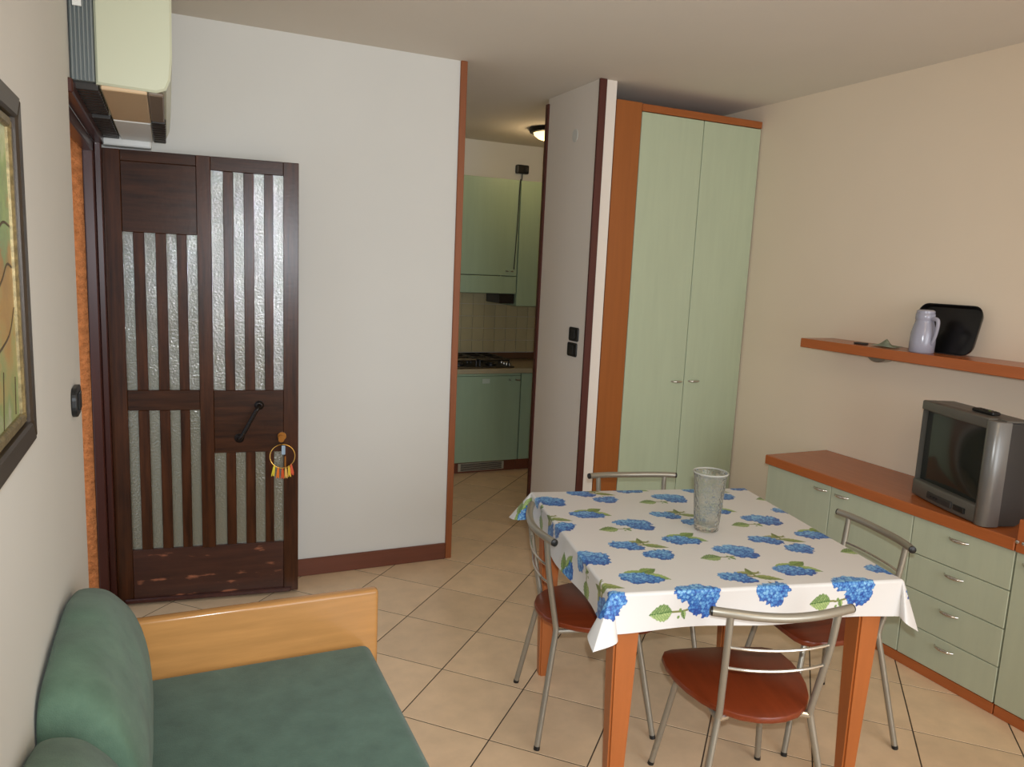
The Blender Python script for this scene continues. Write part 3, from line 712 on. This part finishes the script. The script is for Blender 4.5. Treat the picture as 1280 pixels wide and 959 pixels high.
phi = np.arctan2(np.abs(dv), np.abs(du)); wv = np.minimum(phi, PI/2-phi)
kf = np.where((UU > U1) & (VV < V0), .46, np.where((UU < U0) & (VV < V0), .78, np.where((UU < U0) & (VV > V1), .85, .95)))
sw = np.sin(wv)*kf; ow = out+dn*sw+.03*dn; dd = dn*np.sqrt(1-sw*sw)
latk = .30*np.sin(4*phi)*r
su_, sv_ = np.sign(du), np.sign(dv)
# blend of base outward direction: edge-normal near the sides, diagonal in the flap
kdiag = np.sin(2*phi)
dirx = np.cos(phi)*(1-kdiag)+kdiag*q2; diry = np.sin(phi)*(1-kdiag)+kdiag*q2
nrm = np.hypot(dirx, diry)+1e-9; dirx /= nrm; diry /= nrm
cxp = bu+su_*(dirx*ow+q2*latk); cyp = bv+sv_*(diry*ow-q2*latk)
PX = np.where(cor, cxp, PX); PY = np.where(cor, cyp, PY); PZ = np.where(cor, ZT-dd, PZ)
co = np.stack([PX, PY, PZ], -1).reshape(-1, 3)
idx = np.arange(NG*NG).reshape(NG, NG)
quads = np.stack([idx[:-1, :-1], idx[1:, :-1], idx[1:, 1:], idx[:-1, 1:]], -1).reshape(-1, 4)
me = bpy.data.meshes.new('tablecloth'); me.vertices.add(len(co)); me.vertices.foreach_set('co', co.ravel())
me.loops.add(quads.size); me.loops.foreach_set('vertex_index', quads.ravel())
me.polygons.add(len(quads)); me.polygons.foreach_set('loop_start', np.arange(0, quads.size, 4)); me.polygons.foreach_set('loop_total', np.full(len(quads), 4))
me.update(calc_edges=True); me.polygons.foreach_set('use_smooth', np.ones(len(quads), bool))
ca_ = me.color_attributes.new('print', 'FLOAT_COLOR', 'POINT')
ca_.data.foreach_set('color', np.concatenate([colr.reshape(-1, 3), np.ones((NG*NG, 1))], 1).ravel())
me.materials.append(m_cloth)
cl = bpy.data.objects.new('tablecloth', me); COL.objects.link(cl); cl.location = TC; cl.rotation_euler = (0, 0, TA)
tag(cl, 'white oilcloth printed with blue hydrangeas and green leaves over the dining table', 'tablecloth')

# ------------------------------------------------------------------ vase
vz = thing('crystal_vase', 'tall cut crystal glass vase standing on the flowered tablecloth', 'vase', (1.648, 1.957, ZT+.0015))
obj('body', lathe([(0, 0), (.038, 0), (.041, .004), (.043, .03), (.0475, .10), (.052, .16), (.056, .193), (.058, .200), (.0565, .2015), (.054, .199), (.050, .18), (.045, .12), (.040, .05), (.036, .022), (0, .018)], 48), m_vase, vz, smooth=True, angle=60)
obj('rim', lathe([(.0545, .199), (.0585, .1985), (.0595, .201), (.0575, .2035), (.0545, .2025), (.0545, .199)], 48), mat('polished_rim', (190, 190, 182), .12, .3), vz, smooth=True)

# ------------------------------------------------------------------ chairs
def make_chair(label):
    c = thing('dining_chair', label, 'chair', group='dining chairs round the table')
    # seat
    half = [(0, .166), (.08, .164), (.150, .158), (.180, .146), (.197, .115), (.203, .06), (.198, .0), (.184, -.06), (.160, -.118), (.128, -.165), (.085, -.200), (.04, -.217)]
    poly = half+[(0, -.221)]+[(-x, y) for x, y in half[:0:-1]]
    poly = poly[::-1]
    obj('seat', prism(poly, .388, .408, bevel=.006, seg=2), m_seat, c, smooth=True, angle=40)
    ra = tube([(-.194, -.212, .712), (-.15, -.226, .711), (-.08, -.242, .708), (0, -.248, .706), (.08, -.242, .708), (.15, -.226, .711), (.194, -.212, .712)], .0125, 14, smooth=4)
    rail = obj('top_rail', ra, m_metal, c, smooth=True, angle=60)
    for s_ in (-1, 1):
        t = tube([(s_*.1935, -.2122, .712), (s_*.1985, -.2105, .712), (s_*.2015, -.2096, .712)], [.0124, .0118, .006], 14)
        obj('end_cap', t, m_black, rail, smooth=True)
        up_ = tube([(s_*.150, -.226, .704), (s_*.146, -.214, .60), (s_*.138, -.192, .48), (s_*.133, -.178, .405), (s_*.136, -.176, .375), (s_*.150, -.188, .30), (s_*.178, -.212, .15), (s_*.205, -.235, .008)], .0098, 12, smooth=5)
        lg = obj('rear_leg', up_, m_metal, c, smooth=True, angle=60)
        obj('rubber_foot', tube([(s_*.2045, -.2345, .012), (s_*.2065, -.236, 0)], .0105, 12), m_black, lg)
        fl_ = tube([(s_*.130, .10, .380), (s_*.136, .108, .368), (s_*.182, .173, .008)], .0098, 12)
        lg = obj('front_leg', fl_, m_metal, c, smooth=True, angle=60)
        obj('rubber_foot', tube([(s_*.1815, .1725, .012), (s_*.1835, .174, 0)], .0105, 12), m_black, lg)
        obj('seat_frame', tube([(s_*.130, .102, .378), (s_*.128, .0, .378), (s_*.134, -.176, .378)], .008, 10), m_metal, c, smooth=True)
        obj('bracket', tube([(s_*.134, -.176, .382), (s_*.105, -.165, .382)], .009, 10), m_chrome, c, smooth=True)
    obj('cross_bar', tube([(-.130, .10, .378), (.130, .10, .378)], .008, 10), m_metal, c, smooth=True)
    for z, yy, xx in ((.612, -.215, .146), (.548, -.204, .142)):
        obj('back_rod', tube([(-xx, yy, z), (-.08, yy-.016, z-.002), (0, yy-.022, z-.003), (.08, yy-.016, z-.002), (xx, yy, z)], .0042, 8, smooth=4), m_chrome, c, smooth=True)
    return c
ch0 = make_chair('grey tube chair with reddish seat nearest the camera, its back towards the viewer')
ch0.location = (1.518, 1.603, 0); ch0.rotation_euler.z = math.radians(-16.7)
for lab, x, y, a in (('grey tube chair with reddish seat tucked under the left side of the table', 1.357, 2.156, -105.1),
                     ('grey tube chair at the right side of the table, in front of the sideboard drawers', 2.049, 1.841, 77.8),
                     ('grey tube chair behind the table, only its curved back rail showing before the wardrobe', 1.753, 2.431, 166.8)):
    c = copy_tree(ch0); c['label'] = lab; c.location = (x, y, 0); c.rotation_euler.z = math.radians(a)

# ------------------------------------------------------------------ kitchen
YKF = 5.2
kb_ = thing('kitchen_base_unit', 'green kitchen base cabinet under the gas hob', 'cabinet', (2.1, 5.5, 0))
obj('carcass', B((1.76, 2.462, YKF+.02, 5.79, .09, .775), bevel=0), m_gap, kb_, world=True)
dK = obj('door', B((1.765, 2.458, YKF, YKF+.019, .092, .755), bevel=.003), m_kgreen, kb_, world=True)
obj('upper_strip', B((1.765, 2.458, YKF+.004, YKF+.019, .757, .773), bevel=.001), m_kgreen, kb_, world=True)
for x in (2.36, 2.415): obj('handle', tube([(x, YKF, .725), (x, YKF-.018, .725), (x+(.03 if x > 2.4 else .006), YKF-.018, .722)], .004 if x < 2.4 else .006, 8), m_steel, dK, world=True, smooth=True)
obj('sticker', B((2.14, 2.20, YKF-.0015, YKF, .700, .735), bevel=0), mat('pale_label', (176, 190, 176), .5), dK, world=True)
pl = obj('plinth', B((1.76, 2.462, YKF+.04, YKF+.055, 0, .088)), m_skirt, kb_, world=True)
gr = obj('vent_grille', B((1.98, 2.36, YKF+.030, YKF+.041, .015, .078)), mat('pale_grille', (170, 160, 140), .5), pl, world=True)
for k in range(5): obj('grille_slot', B((2.0, 2.34, YKF+.0275, YKF+.031, .022+k*.011, .028+k*.011), bevel=0), m_grille, pl, world=True)
kb2 = thing('kitchen_base_unit', 'narrow green kitchen base cabinet right of the hob unit', 'cabinet', (2.75, 5.5, 0))
obj('carcass', B((2.463, 3.05, YKF+.02, 5.79, .09, .775), bevel=0), m_gap, kb2, world=True)
obj('door', B((2.466, 3.045, YKF, YKF+.019, .092, .773), bevel=.003), m_kgreen, kb2, world=True)
obj('plinth', B((2.463, 3.05, YKF+.04, YKF+.055, 0, .088)), m_skirt, kb2, world=True)
kt = thing('kitchen_worktop', 'speckled stone kitchen worktop carrying the gas hob', 'worktop', (2.4, 5.5, .776))
obj('slab', B((1.76, 3.05, YKF-.014, 5.79, .777, .812), bevel=.004), m_counter, kt, world=True)
obj('front_edge', B((1.76, 3.05, YKF-.020, YKF-.014, .777, .813), bevel=.002), m_countere, kt, world=True)
obj('upstand', B((1.76, 3.05, 5.768, 5.788, .813, .865), bevel=.003), mat('brown_upstand', (96, 66, 44), .4), kt, world=True)
hb_ = thing('gas_hob', 'black four-burner gas hob set into the kitchen worktop', 'hob', (2.15, 5.47, .813))
obj('hob_plate', B((1.87, 2.42, 5.24, 5.73, .8125, .820), bevel=.003), m_hobblack, hb_, world=True)
for x in (2.0, 2.27):
    for y in (5.36, 5.60):
        b_ = obj('burner', lathe([(0, 0), (.045, 0), (.045, .012), (.03, .016), (.03, .022), (0, .024)], 20, x, y, .820), m_hobblack, hb_, world=True, smooth=True)
    bm = bmesh.new()
    for x0, x1, yy0, yy1 in ((x-.12, x+.12, 5.29, 5.29), (x-.12, x+.12, 5.70, 5.70), (x-.12, x-.12, 5.29, 5.70), (x+.12, x+.12, 5.29, 5.70), (x, x, 5.29, 5.70), (x-.12, x+.12, 5.36, 5.36), (x-.12, x+.12, 5.60, 5.60), (x-.12, x+.12, 5.48, 5.48)):
        tube([(x0, yy0, .866), (x1, yy1, .866)], .0085, 6, bm=bm)
    for a in (-.12, .12):
        for y in (5.29, 5.48, 5.70): tube([(x+a, y, .820), (x+a, y, .866)], .006, 6, bm=bm)
    obj('pan_support', bm, m_hobblack, hb_, world=True)
for k in range(4): obj('knob', lathe([(0, 0), (.016, 0), (.014, .016), (0, .017)], 16, 2.40-.0, 5.30+k*.05, .820), m_steel, hb_, world=True, smooth=True)
# backsplash tiles on the kitchen wall
me_t = None
for i in range(13):
    for j in range(6):
        x = 1.775+i*.1; z = .868+j*.1
        if me_t is None:
            bm = B((0, .0975, -.008, 0, 0, .0975), bevel=.0015); me_t = bpy.data.meshes.new('wall_tile'); bm.to_mesh(me_t); bm.free(); me_t.materials.append(m_splash)
        o = bpy.data.objects.new('wall_tile', me_t); COL.objects.link(o); o.parent = wk; o.location = Vector((x, YK-.0, z))-wk.location
YU = 5.47
u1_ = thing('kitchen_wall_cabinet', 'green kitchen wall cabinet with a fold-down hood panel above the hob', 'cabinet', (2.15, 5.63, 1.36))
obj('carcass', B((1.80, 2.508, YU+.02, 5.785, 1.52, 2.243), bevel=0), m_kgreen, u1_, world=True)
dU = obj('door', B((1.803, 2.505, YU, YU+.019, 1.508, 2.245), bevel=.003), m_kgreen, u1_, world=True)
obj('hood_flap', B((1.803, 2.505, YU, YU+.019, 1.368, 1.503), bevel=.003), m_kgreen, u1_, world=True)
obj('hood_underside', B((2.38, 2.508, YU+.03, 5.78, 1.29, 1.368), bevel=.004), m_grille, u1_, world=True)
obj('hood_body', B((1.81, 2.38, YU+.03, 5.78, 1.372, 1.51), bevel=.004), m_grille, u1_, world=True)
for x in (2.415, 2.46): obj('handle', tube([(x, YU, 1.545), (x, YU-.018, 1.545), (x+.012, YU-.018, 1.543)], .005, 8), m_steel, dU, world=True, smooth=True)
u2_ = thing('kitchen_wall_cabinet', 'tall narrow green kitchen wall cabinet right of the hood, reaching lower', 'cabinet', (2.8, 5.63, 1.27))
obj('carcass', B((2.513, 3.05, YU+.02, 5.785, 1.272, 2.243), bevel=0), m_kgreen, u2_, world=True)
obj('door', B((2.513, 3.045, YU, YU+.019, 1.272, 2.245), bevel=.003), m_kgreen, u2_, world=True)
sk = thing('wall_socket', 'black socket box with a thin hanging cable above the kitchen wall cabinets', 'socket', (2.66, YK, 2.33))
bx = Vector((2.655, 5.8, 2.36))
obj('box', B((2.60, 2.71, YK-.045, YK-.001, 2.335, 2.405), bevel=.010, seg=2), m_black, sk, world=True)
obj('plug', B((2.665, 2.69, YK-.062, YK-.044, 2.35, 2.385), bevel=.004), m_tvd, sk, world=True)
obj('cable', tube([(2.655, YK-.03, 2.34), (2.645, YK-.05, 2.29), (2.60, YU+.2, 2.256), (2.51, YU+.01, 2.254), (2.502, YU-.006, 2.24), (2.498, YU-.006, 2.18), (2.492, YU-.006, 1.9), (2.480, YU-.006, 1.60), (2.478, YU-.006, 1.56)], .0040, 6, smooth=4), m_cable, sk, world=True)
# kitchen ceiling lamp, switched on
kl = thing('ceiling_lamp', 'round lit ceiling lamp with dark rim in the kitchen', 'ceiling lamp', (2.52, 5.02, ZC))
obj('rim', lathe([(.118, -.001), (.160, -.001), (.162, -.012), (.150, -.030), (.128, -.034), (.118, -.02), (.118, -.001)], 40, 2.52, 5.02, ZC), m_iron, kl, world=True, smooth=True)
m_glow = mat('lit_lamp_glass', (255, 226, 160), .3)
N, L, P = MN(m_glow); P.inputs['Emission Color'].default_value = (1, .74, .36, 1); P.inputs['Emission Strength'].default_value = 2.2
obj('glass_bowl', lathe([(.126, -.028), (.118, -.048), (.09, -.068), (.05, -.080), (0, -.084)], 40, 2.52, 5.02, ZC), m_glow, kl, world=True, smooth=True)
light('kitchen_lamp_light', 'POINT', (2.52, 5.02, ZC-.14), 3.6, (1, .74, .42), shadow_soft_size=.08)
